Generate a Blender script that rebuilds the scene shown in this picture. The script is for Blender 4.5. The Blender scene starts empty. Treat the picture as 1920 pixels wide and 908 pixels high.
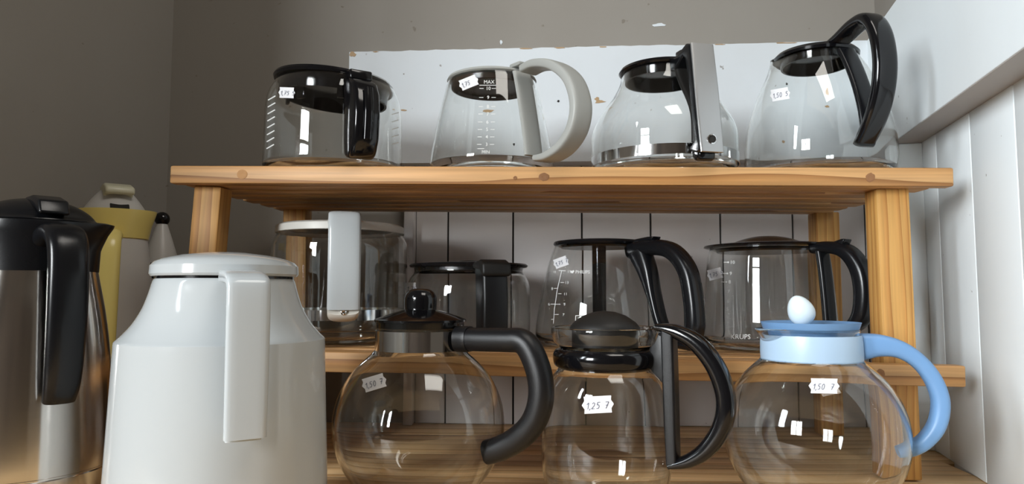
import bpy, bmesh, math, random
from mathutils import Vector, Matrix
random.seed(7)
C = bpy.context.scene.collection
SC = bpy.context.scene
PI = math.pi

# ------------------------------------------------------------------ camera
F = 1300.0                      # focal length in pixels of a 1920 px wide frame
YAW, PIT = math.atan(.055), math.atan(94 / F)
CZ = .203                       # eye height above the bench top
cd = bpy.data.cameras.new('camera'); cam = bpy.data.objects.new('camera', cd); C.objects.link(cam)
cd.sensor_width = 36; cd.lens = F / 1920 * 36; cd.clip_start = .01
cam.location = (0, 0, CZ); cam.rotation_euler = (PI / 2 + PIT, 0, YAW)
SC.camera = cam

# ------------------------------------------------------------------ world, lights, exposure
SC.view_settings.view_transform = 'Standard'; SC.view_settings.look = 'None'
SC.view_settings.gamma = 1; SC.view_settings.use_curve_mapping = False
SC.view_settings.exposure = 0.15
SC.cycles.transparent_max_bounces = 48
SC.cycles.max_bounces = 28; SC.cycles.transmission_bounces = 28; SC.cycles.glossy_bounces = 8
SC.cycles.sample_clamp_indirect = 20
W = bpy.data.worlds.new('world'); SC.world = W; W.use_nodes = True
W.node_tree.nodes['Background'].inputs[0].default_value = (1, .86, .70, 1)
W.node_tree.nodes['Background'].inputs[1].default_value = .08
def area(name, loc, target, sx, sy, power, col):
    l = bpy.data.lights.new(name, 'AREA'); l.shape = 'RECTANGLE'; l.size = sx; l.size_y = sy
    l.energy = power; l.color = col
    o = bpy.data.objects.new(name, l); C.objects.link(o); o.location = loc
    o.rotation_euler = (Vector(target) - Vector(loc)).to_track_quat('-Z', 'Y').to_euler()
    return o
# daylight: the tall window of the room behind to the left, and a higher window on the left beyond the end of the left wall
area('rear_window_daylight', (-1.80, -1.78, .86), (.05, .9, .25), .72, .95, 98, (.94, .98, 1))
area('side_window_daylight', (-1.95, -.42, 1.10), (.55, .55, .35), .80, .95, 68, (.86, .94, 1))
area('ceiling_lamp_light', (.45, .10, 1.50), (.30, .60, 0), .60, .60, 6.5, (1, .95, .88))

# ------------------------------------------------------------------ projection helpers
def ray(px, py):
    dx, dy = (px - 960) / F, (454 - py) / F
    f0 = math.cos(PIT) - dy * math.sin(PIT); u = math.sin(PIT) + dy * math.cos(PIT)
    return Vector((dx * math.cos(YAW) - f0 * math.sin(YAW), dx * math.sin(YAW) + f0 * math.cos(YAW), u))
EYE = Vector((0, 0, CZ))
FWD = Vector((-math.sin(YAW) * math.cos(PIT), math.cos(YAW) * math.cos(PIT), math.sin(PIT)))
def at(px, py, Y):
    d = ray(px, py); return EYE + d * (Y / d.y)
def on_plane(px, py, p0, n):
    d = ray(px, py); return EYE + d * ((p0 - EYE).dot(n) / d.dot(n))
def mpp(p): return (p - EYE).dot(FWD) / F          # metres per pixel at a point

# ------------------------------------------------------------------ materials
def nodes(name):
    m = bpy.data.materials.new(name); m.use_nodes = True
    return m, m.node_tree, m.node_tree.nodes, m.node_tree.links, m.node_tree.nodes['Principled BSDF']
def plastic(name, col, rough=.35, spec=.5, bump=0, bscale=900, metal=0, coat=0):
    m, t, N, L, b = nodes(name)
    b.inputs['Base Color'].default_value = (*col, 1); b.inputs['Roughness'].default_value = rough
    b.inputs['Specular IOR Level'].default_value = spec; b.inputs['Metallic'].default_value = metal
    b.inputs['Coat Weight'].default_value = coat
    tc = N.new('ShaderNodeTexCoord'); n = N.new('ShaderNodeTexNoise'); n.inputs['Scale'].default_value = 30
    n.inputs['Detail'].default_value = 4; L.new(tc.outputs['Object'], n.inputs['Vector'])
    mr = N.new('ShaderNodeMapRange'); mr.inputs['To Min'].default_value = max(.02, rough * .8); mr.inputs['To Max'].default_value = rough * 1.2
    L.new(n.outputs['Fac'], mr.inputs['Value']); L.new(mr.outputs[0], b.inputs['Roughness'])
    if bump:
        n2 = N.new('ShaderNodeTexNoise'); n2.inputs['Scale'].default_value = bscale; L.new(tc.outputs['Object'], n2.inputs['Vector'])
        bp = N.new('ShaderNodeBump'); bp.inputs['Strength'].default_value = bump; bp.inputs['Distance'].default_value = .0006
        L.new(n2.outputs['Fac'], bp.inputs['Height']); L.new(bp.outputs[0], b.inputs['Normal'])
    return m
def glass_mat(name, edge=(.86, .88, .87), refl=1.15, haze=.0):
    # blown glass wall with real refraction
    m, t, N, L, b = nodes(name); N.remove(b)
    out = N['Material Output']
    gl = N.new('ShaderNodeBsdfGlass'); gl.inputs['IOR'].default_value = 1.47; gl.inputs['Roughness'].default_value = 0
    gl.inputs['Color'].default_value = (.99, .995, .992, 1)
    L.new(gl.outputs[0], out.inputs[0]); return m
def wood(name, light, mid, dark, rings=26, rough=.5, spread=.12):
    m, t, N, L, b = nodes(name)
    tc = N.new('ShaderNodeTexCoord'); oi = N.new('ShaderNodeObjectInfo')
    ad = N.new('ShaderNodeVectorMath'); ad.operation = 'MULTIPLY_ADD'
    cb = N.new('ShaderNodeCombineXYZ')
    for i in range(3): L.new(oi.outputs['Random'], cb.inputs[i])
    ad.inputs[1].default_value = (3.7, .31, .23); L.new(cb.outputs[0], ad.inputs[0]); L.new(tc.outputs['Object'], ad.inputs[2])
    mp = N.new('ShaderNodeMapping'); mp.inputs['Scale'].default_value = (.085, 1, 1); L.new(ad.outputs[0], mp.inputs[0])
    wn = N.new('ShaderNodeTexNoise'); wn.inputs['Scale'].default_value = 16; wn.inputs['Detail'].default_value = 2; L.new(mp.outputs[0], wn.inputs['Vector'])
    wv = N.new('ShaderNodeVectorMath'); wv.operation = 'MULTIPLY_ADD'; wv.inputs[1].default_value = (0, .035, .035)
    L.new(wn.outputs['Color'], wv.inputs[0]); L.new(mp.outputs[0], wv.inputs[2])
    wa = N.new('ShaderNodeTexWave'); wa.wave_type = 'RINGS'; wa.rings_direction = 'X'; wa.wave_profile = 'SAW'
    wa.inputs['Scale'].default_value = rings; wa.inputs['Distortion'].default_value = 1.2; wa.inputs['Detail'].default_value = 1; wa.inputs['Detail Scale'].default_value = 2
    L.new(wv.outputs[0], wa.inputs['Vector'])
    mp2 = N.new('ShaderNodeMapping'); mp2.inputs['Scale'].default_value = (4, 160, 160); L.new(ad.outputs[0], mp2.inputs[0])
    fi = N.new('ShaderNodeTexNoise'); fi.inputs['Scale'].default_value = 1.6; fi.inputs['Detail'].default_value = 5; L.new(mp2.outputs[0], fi.inputs['Vector'])
    mp3 = N.new('ShaderNodeMapping'); mp3.inputs['Scale'].default_value = (3, 22, 22); L.new(ad.outputs[0], mp3.inputs[0])
    bl = N.new('ShaderNodeTexNoise'); bl.inputs['Scale'].default_value = 1; bl.inputs['Detail'].default_value = 3; L.new(mp3.outputs[0], bl.inputs['Vector'])
    cr = N.new('ShaderNodeValToRGB'); e = cr.color_ramp.elements
    e[0].position = 0; e[0].color = (*light, 1); e[1].position = 1; e[1].color = (*dark, 1)
    x = cr.color_ramp.elements.new(.55); x.color = (*[(a + c) / 2 for a, c in zip(light, mid)], 1)
    x = cr.color_ramp.elements.new(.80); x.color = (*mid, 1)
    L.new(wa.outputs['Fac'], cr.inputs[0])
    m1 = N.new('ShaderNodeMix'); m1.data_type = 'RGBA'; m1.blend_type = 'MULTIPLY'; m1.inputs['Factor'].default_value = 1
    r1 = N.new('ShaderNodeMapRange'); r1.inputs['From Min'].default_value = .3; r1.inputs['From Max'].default_value = .7; r1.inputs['To Min'].default_value = .80; r1.inputs['To Max'].default_value = 1.12
    L.new(fi.outputs['Fac'], r1.inputs['Value'])
    r2 = N.new('ShaderNodeMapRange'); r2.inputs['From Min'].default_value = .3; r2.inputs['From Max'].default_value = .7; r2.inputs['To Min'].default_value = 1 - spread; r2.inputs['To Max'].default_value = 1 + spread
    L.new(bl.outputs['Fac'], r2.inputs['Value'])
    mu = N.new('ShaderNodeMath'); mu.operation = 'MULTIPLY'; L.new(r1.outputs[0], mu.inputs[0]); L.new(r2.outputs[0], mu.inputs[1])
    cc = N.new('ShaderNodeCombineColor')
    for i in range(3): L.new(mu.outputs[0], cc.inputs[i])
    L.new(cr.outputs[0], m1.inputs['A']); L.new(cc.outputs[0], m1.inputs['B']); L.new(m1.outputs['Result'], b.inputs['Base Color'])
    b.inputs['Roughness'].default_value = rough
    bp = N.new('ShaderNodeBump'); bp.inputs['Strength'].default_value = .25; bp.inputs['Distance'].default_value = .0008
    L.new(fi.outputs['Fac'], bp.inputs['Height']); L.new(bp.outputs[0], b.inputs['Normal'])
    return m
def paint(name, col, dirt, rough=.55, amount=.35, scale=7, bump=.15, specks=True, streak=1):
    m, t, N, L, b = nodes(name)
    tc = N.new('ShaderNodeTexCoord'); mp = N.new('ShaderNodeMapping'); mp.inputs['Scale'].default_value = (1, 1, streak); L.new(tc.outputs['Object'], mp.inputs[0])
    n = N.new('ShaderNodeTexNoise'); n.inputs['Scale'].default_value = scale; n.inputs['Detail'].default_value = 8; L.new(mp.outputs[0], n.inputs['Vector'])
    r = N.new('ShaderNodeMapRange'); r.inputs['From Min'].default_value = .42; r.inputs['From Max'].default_value = .75; r.inputs['To Max'].default_value = amount
    L.new(n.outputs['Fac'], r.inputs['Value'])
    mx = N.new('ShaderNodeMix'); mx.data_type = 'RGBA'; mx.inputs['A'].default_value = (*col, 1); mx.inputs['B'].default_value = (*dirt, 1); L.new(r.outputs[0], mx.inputs['Factor'])
    last = mx.outputs['Result']
    if specks:
        v = N.new('ShaderNodeTexNoise'); v.inputs['Scale'].default_value = 75; v.inputs['Detail'].default_value = 2; L.new(tc.outputs['Object'], v.inputs['Vector'])
        rr = N.new('ShaderNodeMapRange'); rr.inputs['From Min'].default_value = .745; rr.inputs['From Max'].default_value = .78; rr.inputs['To Max'].default_value = .7; L.new(v.outputs['Fac'], rr.inputs['Value'])
        m2 = N.new('ShaderNodeMix'); m2.data_type = 'RGBA'; m2.inputs['B'].default_value = (.18, .15, .12, 1); L.new(rr.outputs[0], m2.inputs['Factor']); L.new(last, m2.inputs['A']); last = m2.outputs['Result']
    L.new(last, b.inputs['Base Color']); b.inputs['Roughness'].default_value = rough
    n2 = N.new('ShaderNodeTexNoise'); n2.inputs['Scale'].default_value = 45; n2.inputs['Detail'].default_value = 6; L.new(mp.outputs[0], n2.inputs['Vector'])
    bp = N.new('ShaderNodeBump'); bp.inputs['Strength'].default_value = bump; bp.inputs['Distance'].default_value = .002
    L.new(n2.outputs['Fac'], bp.inputs['Height']); L.new(bp.outputs[0], b.inputs['Normal'])
    return m
def brushed(name, col, rough=.3):
    m, t, N, L, b = nodes(name)
    b.inputs['Metallic'].default_value = 1; b.inputs['Base Color'].default_value = (*col, 1)
    tc = N.new('ShaderNodeTexCoord'); mp = N.new('ShaderNodeMapping'); mp.inputs['Scale'].default_value = (3, 3, 260); L.new(tc.outputs['Object'], mp.inputs[0])
    n = N.new('ShaderNodeTexNoise'); n.inputs['Scale'].default_value = 1; n.inputs['Detail'].default_value = 4; L.new(mp.outputs[0], n.inputs['Vector'])
    r = N.new('ShaderNodeMapRange'); r.inputs['To Min'].default_value = rough * .92; r.inputs['To Max'].default_value = rough * 1.08; L.new(n.outputs['Fac'], r.inputs['Value']); L.new(r.outputs[0], b.inputs['Roughness'])
    bp = N.new('ShaderNodeBump'); bp.inputs['Strength'].default_value = .02; bp.inputs['Distance'].default_value = .0001; L.new(n.outputs['Fac'], bp.inputs['Height']); L.new(bp.outputs[0], b.inputs['Normal'])
    b.inputs['Anisotropic'].default_value = .8; b.inputs['Anisotropic Rotation'].default_value = .25; tg = N.new('ShaderNodeTangent'); tg.direction_type = 'RADIAL'; tg.axis = 'Z'; L.new(tg.outputs[0], b.inputs['Tangent'])
    return m
M = dict(
    glass=glass_mat('clear_glass'), hazy=glass_mat('limescaled_glass', haze=.06),
    amber=glass_mat('clear_glass_warm_rim', edge=(.84, .78, .64)),
    black=plastic('glossy_black_plastic', (.004, .004, .005), .12), satin=plastic('satin_black_plastic', (.006, .0065, .008), .26, spec=.4),
    rough=plastic('grained_black_plastic', (.007, .007, .008), .34, spec=.4, bump=.22, bscale=2200), dull=plastic('dull_black_plastic', (.012, .011, .010), .5, spec=.35, bump=.15, bscale=1600),
    brown=plastic('smoked_brown_plastic', (.050, .032, .022), .25), grey=plastic('pale_grey_plastic', (.40, .41, .39), .42),
    white=plastic('glossy_white_plastic', (.52, .555, .57), .12), ivory=plastic('ivory_plastic', (.70, .67, .60), .35),
    lidwhite=plastic('aged_white_plastic', (.80, .79, .74), .4),
    yellow=plastic('yellow_plastic', (.90, .74, .24), .25), cream=plastic('cream_plastic', (.66, .64, .47), .35), thermos=plastic('offwhite_plastic', (.60, .585, .56), .35),
    blue=plastic('light_blue_plastic', (.165, .325, .58), .42), paleblue=plastic('pale_blue_plastic', (.44, .60, .78), .35), egg=plastic('white_blue_plastic', (.74, .84, .88), .3),
    chrome=plastic('polished_steel', (.80, .80, .80), .10, metal=1), steel=brushed('brushed_steel', (.72, .69, .65), .17), silver=plastic('silver_paint', (.50, .50, .50), .34, metal=.85),
    pine=wood('orange_pine', (.68, .39, .165), (.56, .28, .095), (.32, .135, .038)),
    post=wood('yellow_pine', (.64, .355, .105), (.55, .265, .07), (.40, .17, .036), rings=42),
    bench=wood('worn_bench_pine', (.86, .60, .32), (.74, .47, .22), (.50, .28, .11), rings=13, spread=.2),
    plank=paint('white_plank_paint', (.62, .59, .58), (.42, .36, .32), streak=.35), board=paint('white_board_paint', (.70, .75, .79), (.58, .58, .57), amount=.3),
    rwall=paint('pale_wall_paint', (.82, .875, .90), (.72, .76, .77), amount=.25, streak=.4), plaster=paint('grey_brown_plaster', (.30, .28, .25), (.255, .23, .20), scale=3, amount=.6, rough=.8),
    dark=plastic('dark_gap', (.02, .018, .016), .9), torn=paint('bare_board', (.45, .30, .16), (.3, .18, .08), specks=False), underside=paint('underside_shade_tone', (.42, .39, .37), (.33, .29, .26), specks=False),
    sticker=plastic('sticker_paper', (.82, .82, .84), .7), ink=plastic('pen_ink', (.10, .11, .17), .6), print=plastic('white_print', (.86, .87, .86), .5),
    knot=plastic('knot_wood', (.27, .125, .05), .7, bump=.6, bscale=300), plug=plastic('wood_plug', (.48, .24, .08), .6),
    rear=paint('brown_rear_wall', (.16, .12, .09), (.08, .06, .05), scale=1.5, amount=.8, rough=.8, specks=False),
    whitew=plastic('white_window_paint', (.75, .75, .73), .4),
)

# ------------------------------------------------------------------ mesh helpers
def link(name, verts, faces, mat, parent=None, origin=None, smooth=35, matrix=None, label=None):
    me = bpy.data.meshes.new(name); o0 = origin or Vector((0, 0, 0))
    me.from_pydata([tuple(Vector(v) - o0) for v in verts], [], faces)
    bm = bmesh.new(); bm.from_mesh(me); bmesh.ops.remove_doubles(bm, verts=bm.verts, dist=1e-6)
    bmesh.ops.recalc_face_normals(bm, faces=bm.faces); bm.to_mesh(me); bm.free()
    if smooth:
        me.polygons.foreach_set('use_smooth', [True] * len(me.polygons)); me.set_sharp_from_angle(angle=math.radians(smooth))
    me.materials.append(mat); o = bpy.data.objects.new(name, me); C.objects.link(o)
    if parent is not None: o.parent = parent
    if matrix is not None: o.matrix_local = matrix
    if label: o['label'] = label
    return o
class Thing:
    def __init__(s, name, label, cat, loc, group=None):
        s.e = bpy.data.objects.new(name, None); C.objects.link(s.e); s.e.location = loc; s.loc = Vector(loc)
        s.e.empty_display_size = .03; s.e['label'] = label; s.e['category'] = cat
        if group: s.e['group'] = group
    def add(s, name, vf, mat, parent=None, smooth=35, label=None):
        return link(name, vf[0], vf[1], M[mat], parent or s.e, s.loc, smooth, label=label)
def lathe(prof, cx, cy, seg=72, spout=None, tilt=None):
    """closed or open surface of revolution; prof = [(r, z)]"""
    V, Fc, idx = [], [], []
    zt = max(p[1] for p in prof)
    for r, z in prof:
        if r < 1e-5: idx.append([len(V)]); V.append((cx, cy, z)); continue
        row = []
        for k in range(seg):
            a = 2 * PI * k / seg; rr = r
            if spout:
                az, amt, zs, wd = spout; d = (a - az + PI) % (2 * PI) - PI
                if z > zs: rr += amt * math.exp(-(d / wd) ** 2) * ((z - zs) / (zt - zs)) ** 1.5
            row.append(len(V)); V.append((cx + rr * math.cos(a), cy + rr * math.sin(a), z))
        idx.append(row)
    for a, b in zip(idx, idx[1:]):
        if len(a) == 1 and len(b) == 1: continue
        for k in range(seg):
            k2 = (k + 1) % seg
            if len(a) == 1: Fc.append((a[0], b[k2], b[k]))
            elif len(b) == 1: Fc.append((a[k], a[k2], b[0]))
            else: Fc.append((a[k], a[k2], b[k2], b[k]))
    if tilt:
        p, R = tilt; V = [tuple(R @ (Vector(v) - p) + p) for v in V]
    return V, Fc
def spline(P, k=6):
    out = []
    for i in range(len(P) - 1):
        p0, p1, p2, p3 = P[max(i - 1, 0)], P[i], P[i + 1], P[min(i + 2, len(P) - 1)]
        for j in range(k):
            t = j / k
            out.append(tuple(.5 * (2 * b + (c - a) * t + (2 * a - 5 * b + 4 * c - d) * t * t + (3 * b - a - 3 * c + d) * t ** 3) for a, b, c, d in zip(p0, p1, p2, p3)))
    out.append(tuple(P[-1])); return out
def sweep(path, B, sec, p=2.6, n=20):
    """tube of superellipse section along path; B = width direction, sec = [(width, thickness)]"""
    V, Fc, rows = [], [], []
    B = Vector(B).normalized()
    for i, c in enumerate(path):
        T = (path[min(i + 1, len(path) - 1)] - path[max(i - 1, 0)]).normalized(); Nn = T.cross(B).normalized()
        w, t = sec[i]; row = []
        for k in range(n):
            a = 2 * PI * (k + .5) / n; ca, sa = math.cos(a), math.sin(a)
            x = math.copysign(abs(ca) ** (2 / p), ca) * w / 2; y = math.copysign(abs(sa) ** (2 / p), sa) * t / 2
            row.append(len(V)); V.append(c + B * x + Nn * y)
        rows.append(row)
    for a, b in zip(rows, rows[1:]):
        for k in range(n): Fc.append((a[k], a[(k + 1) % n], b[(k + 1) % n], b[k]))
    Fc.append(tuple(rows[0])); Fc.append(tuple(reversed(rows[-1])))
    return V, Fc
def bevelled(V, Fc, w, seg=2):
    bm = bmesh.new(); vs = [bm.verts.new(v) for v in V]
    for f in Fc: bm.faces.new([vs[i] for i in f])
    bmesh.ops.recalc_face_normals(bm, faces=bm.faces)
    if w: bmesh.ops.bevel(bm, geom=[e for e in bm.edges if e.calc_face_angle(0) > .5], offset=w, segments=seg, affect='EDGES', profile=.5, clamp_overlap=True)
    bm.verts.index_update(); out = [v.co.copy() for v in bm.verts], [tuple(v.index for v in f.verts) for f in bm.faces]; bm.free(); return out
def prism(poly, A, B, w, bevel=.002, seg=2):
    """extrude polygon (list of Vectors in a plane) by w along unit B, centred"""
    B = Vector(B).normalized(); n = len(poly)
    V = [p - B * w / 2 for p in poly] + [p + B * w / 2 for p in poly]
    Fc = [tuple(range(n)), tuple(reversed(range(n, 2 * n)))] + [(i, (i + 1) % n, n + (i + 1) % n, n + i) for i in range(n)]
    return bevelled(V, Fc, bevel, seg)
def boxvf(x0, x1, y0, y1, z0, z1, bevel=0, seg=2):
    V = [Vector((x, y, z)) for x in (x0, x1) for y in (y0, y1) for z in (z0, z1)]
    Fc = [(0, 1, 3, 2), (4, 6, 7, 5), (0, 4, 5, 1), (2, 3, 7, 6), (0, 2, 6, 4), (1, 5, 7, 3)]
    return bevelled(V, Fc, bevel, seg) if bevel else (V, Fc)
def frame(o, x, z):
    x = x.normalized(); y = z.cross(x).normalized(); z = x.cross(y)
    m = Matrix((x, y, z)).transposed().to_4x4(); m.translation = o; return m
def beam(name, p0, p1, depth, height, mat, parent, off, bevel=.002, up=Vector((0, 0, 1)), label=None):
    """board whose top front edge runs p0-p1, depth towards +Y of its own frame, height downwards; grain along its length"""
    L = (p1 - p0).length; V, Fc = boxvf(0, L, 0, depth, -height, 0, bevel)
    return link(name, V, Fc, M[mat], parent, None, 30, frame(p0 - off, p1 - p0, up), label)

# ------------------------------------------------------------------ setting
YB = 1.08                                           # plank face of the back wall
corner = at(315, 200, YB); LX = corner.x
aL = Vector((-.17, -.985, 0)).normalized(); nL = Vector((.985, -.17, 0)).normalized()
Pc = at(1634, 297, YB - .036); dR = -ray(1290, 548); dR.z = 0; dR.normalize()      # right wall runs towards the camera
nR = Vector((dR.y, -dR.x, 0)); nR = nR if nR.x < 0 else -nR
ZB, ZT = Pc.z, at(1634, 76, YB - .036).z
def struct(name, V, Fc, mat, smooth=0, parent=None):
    o = link(name, V, Fc, M[mat], parent, None, smooth)
    if parent is None: o['kind'] = 'structure'
    return o
TOP = 1.9
V, Fc = boxvf(LX - .3, .95, YB + .006, YB + .12, -.05, TOP)
wb = struct('wall_back', V, Fc, 'plaster')
# left wall with a window beside the photographer
def lw(s, d, z): return Vector((LX, YB + .006, 0)) + aL * s - nL * d + Vector((0, 0, z))
def wbox(s0, s1, z0, z1, d0=0, d1=.14, bevel=0):
    V = [lw(s, d, z) for s in (s0, s1) for d in (d0, d1) for z in (z0, z1)]
    Fc = [(0, 1, 3, 2), (4, 6, 7, 5), (0, 4, 5, 1), (2, 3, 7, 6), (0, 2, 6, 4), (1, 5, 7, 3)]
    return V, Fc
def join(parts):
    V, Fc = [], []
    for v, f in parts: n = len(V); V += list(v); Fc += [tuple(i + n for i in g) for g in f]
    return V, Fc
V, Fc = wbox(-.1, 1.0, -.05, TOP)
struct('wall_left', V, Fc, 'plaster')
# frame and bars of the rear window
wc = Vector((-1.80, -1.78, .86)); wd = (Vector((.05, .9, .25)) - wc); wd.z = 0; wd.normalize(); wr_ = Vector((wd.y, -wd.x, 0))
def fbar(a0, a1, z0_, z1_):
    V = [wc + wd * (.07 + d) + wr_ * a + Vector((0, 0, z)) for a in (a0, a1) for d in (0, .03) for z in (z0_, z1_)]
    return V, [(0, 1, 3, 2), (4, 6, 7, 5), (0, 4, 5, 1), (2, 3, 7, 6), (0, 2, 6, 4), (1, 5, 7, 3)]
V, Fc = join([fbar(-.42, -.35, -.55, .55), fbar(.35, .42, -.55, .55), fbar(-.35, .35, -.55, -.48), fbar(-.35, .35, .48, .55), fbar(-.02, .02, -.48, .48), fbar(-.35, -.02, .18, .21), fbar(.02, .35, .18, .21)])
struct('window_1', V, Fc, 'whitew')
V, Fc = boxvf(-1.25, 2.2, -2.6, -2.5, -.9, 1.7)
struct('wall_rear', V, Fc, 'rear')
# right wall: backing, planks below, projecting white panel above, stud in the corner
def rw(s, d, z): return Vector((Pc.x, Pc.y, 0)) + dR * s + nR * d + Vector((0, 0, z))
def rbox(s0, s1, z0, z1, d0, d1):
    return [rw(s, d, z) for s in (s0, s1) for d in (d0, d1) for z in (z0, z1)], [(0, 1, 3, 2), (4, 6, 7, 5), (0, 4, 5, 1), (2, 3, 7, 6), (0, 2, 6, 4), (1, 5, 7, 3)]
RD = -.036
V, Fc = rbox(-.2, .58, -.05, TOP, RD - .10, RD - .006); wr = struct('wall_right', V, Fc, 'rwall')
pR0 = rw(0, RD, 0)
def sR(px, py=400): return (on_plane(px, py, pR0, nR) - pR0).dot(dR)
edges = [-.06, sR(1760), sR(1825), sR(1911)]; w_ = edges[-1] - edges[-2]
while edges[-1] < .56: edges.append(min(edges[-1] + w_, .58))
for a, b in zip(edges, edges[1:]):
    V, Fc = rbox(a + .0008, b - .0008, .0005, ZB + .02, RD - .012, RD)
    link('plank', *bevelled(V, Fc, .0012), M['rwall'], wr, None, 30)
V, Fc = rbox(-.06, .58, ZB, ZT + .0, RD - .02, 0); tr2 = struct('trim_2', *bevelled(V, Fc, .001), 'rwall')
V, Fc = rbox(-.06, .58, ZB - .0008, ZB, RD - .002, -.0005); link('underside', V, Fc, M['underside'], tr2, None, 0)  # thin sheet below the white panel, underside shade put into its grey colour
sp = sR(1735); q = rw(sp, RD, 0)
V, Fc = rbox(sp - .03, sp, .0005, ZB - .001, RD, RD + .030); struct('trim_3', *bevelled(V, Fc, .0015), 'rwall')
V, Fc = rbox(-.2, .58, ZT, TOP, RD - .02, RD + .012); struct('wall_upper_right', V, Fc, 'plaster')
# back wall planks and projecting white board
px_e = [779, 840, 962, 1091, 1220, 1351, 1487, 1623, 1760]
for a, b in zip(px_e, px_e[1:]):
    xa, xb = at(a, 430, YB).x, at(b, 430, YB).x
    V, Fc = boxvf(xa + .0013, xb - .0013, YB, YB + .012, .0005, ZB + .03, .0012); link('plank', V, Fc, M['plank'], wb, None, 30)
V, Fc = boxvf(at(779, 430, YB).x, at(1700, 430, YB).x, YB + .004, YB + .008, .0005, ZB); link('shadow_gap_backing', V, Fc, M['dark'], wb, None, 0)
xa, xb = at(757, 430, YB - .02).x, at(775, 430, YB - .02).x
V, Fc = boxvf(xa, xb, YB - .02, YB + .006, .0005, ZB, .0015); struct('trim_4', V, Fc, 'plank', 30)
tl = at(655, 97, YB - .036); xr = Pc.x + .03; ztl = tl.z
random.seed(3); n = 60; V, Fc = [], []
for i in range(n + 1):
    t = i / n; x = tl.x + (xr - tl.x) * t; z = ztl + (ZT - ztl) * t + random.uniform(-.0010, .0006)
    for y in (YB - .036, YB + .006):
        V += [Vector((x, y, ZB)), Vector((x, y, z))]
for i in range(n):
    a, b = 4 * i, 4 * i + 4
    Fc += [(a, b, b + 1, a + 1), (a + 2, a + 3, b + 3, b + 2), (a + 1, b + 1, b + 3, a + 3), (a, a + 2, b + 2, b)]
Fc += [(0, 1, 3, 2), (4 * n, 4 * n + 2, 4 * n + 3, 4 * n + 1)]
tr1 = struct('trim_1', V, Fc, 'board')
def chip(px, py, rx, ry, mat='torn', Y=None, parent=None, name='paint_chip', seed=0):
    rnd = random.Random(seed + px); Y = Y or (YB - .036); c = at(px, py, Y); s = mpp(c)
    P = []
    for k in range(11):
        a = 2 * PI * k / 11; r = rnd.uniform(.55, 1.1)
        P.append(Vector((c.x + math.cos(a) * rx * s * r, c.y, c.z + math.sin(a) * ry * s * r)))
    V = [p + Vector((0, -.0006, 0)) for p in P] + [p + Vector((0, .0004, 0)) for p in P]; m = len(P)
    link(name, V, [tuple(range(m))] + [(i, (i + 1) % m, m + (i + 1) % m, m + i) for i in range(m)], M[mat], parent, None, 0)
for a in [(1119, 186, 6, 4), (1124, 191, 12, 3), (962, 203, 0, 0), (1552, 172, 3, 8), (1551, 200, 5, 3), (662, 102, 7, 6), (757, 207, 8, 2), (915, 209, 14, 3), (1466, 266, 4, 3)]:
    if a[2]: chip(*a, parent=tr1)
for a in [(985, 91.2, 16, 1.5), (1050, 89.8, 11, 1.5), (1470, 80.8, 22, 1.3), (705, 97.2, 6, 1.3), (1130, 88, 8, 1.2), (1350, 83.4, 12, 1.2)]: chip(*a, parent=tr1)
for a in [(1235, 47, 13, 4), (940, 79, 3, 5)]: chip(*a, mat='board', Y=YB + .006, parent=wb)
for a in [(1047, 190, 3, 3), (966, 271, 3, 3), (1470, 158, 2, 3)]: chip(*a, mat='dark', parent=tr1)

# bench top of long pine boards that everything stands on
bench = Thing('bench_top', 'worn pine board bench top under all the pots and the rack', 'bench', (0, .6, 0))
yb = [YB + .004, 1.00, .885, .77, .655, .54, .425, .31, .195]
for i, (a, b) in enumerate(zip(yb, yb[1:])):
    x0 = LX - .17 * (YB - b) - .02; x1 = rw(0, RD, 0).x + dR.x * (Pc.y - a) / -dR.y * 1 + .0
    p0 = Vector((x0, b + .0006, 0)); p1 = Vector((min(x1, .9), b + .0006, 0))
    x1 = rw(0, RD, 0).x + (Pc.y - .5 * (a + b)) * (dR.x / -dR.y)
    p1 = Vector((x1, b + .0006, 0))
    beam('board', p0, p1, a - b - .0012, .028, 'bench', bench.e, bench.loc, .001)

# ------------------------------------------------------------------ stepped slatted rack
YF = .76
rack = Thing('slatted_rack', 'two-tier slatted rack of orange pine holding the glass carafes', 'rack', at(1050, 880, .8) * 1.0)
rack.e.location.z = 0; rack.loc = Vector(rack.e.location)
TL, TR = at(318.8, 310.3, YF), at(1788.5, 314.2, YF)
ML, MR = at(610, 660.2, YF), at(1811, 686.6, YF); ux = (MR - ML).normalized()
ML = ML - ux * ((ML.x - (TL.x - .012)) / ux.x)
def lerp(a, b, t): return a + (b - a) * t
def zline(a, b, x): return lerp(a, b, (x - a.x) / (b.x - a.x)).z
H1, H2 = .0205, .0222
rail1 = beam('front_rail', TL, TR, .016, H1, 'pine', rack.e, rack.loc, .0022)
rail2 = beam('front_rail', ML, MR, .018, H2, 'pine', rack.e, rack.loc, .0018)
ux = (TR - TL).normalized(); dY = Vector((0, 1, 0))
YS = .779
def slats(A, B, y0, y1, n, h, inset, mat):
    u = (B - A).normalized(); pitch = (y1 - y0) / n
    for i in range(n):
        y = y0 + pitch * i; a = A.copy(); a.y = y; b = B.copy(); b.y = y
        e0, e1 = inset(i)
        beam('slat', a + u * e0, b - u * e1, pitch - .0135, h, mat, rack.e, rack.loc, .0025)
random.seed(11)
slats(TL - Vector((0, 0, .001)), TR - Vector((0, 0, .001)), YS, 1.046, 6, .0195, lambda i: (.006 + random.uniform(0, .004) + .003 * i, .012 + .003 * i + random.uniform(0, .005)), 'pine')
LFT = [(363.8, 354.9), (354.8, 476.2)]; 
zt = lambda x: zline(TL, TR, x) - .0205
zm = lambda x: zline(ML, MR, x)
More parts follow.
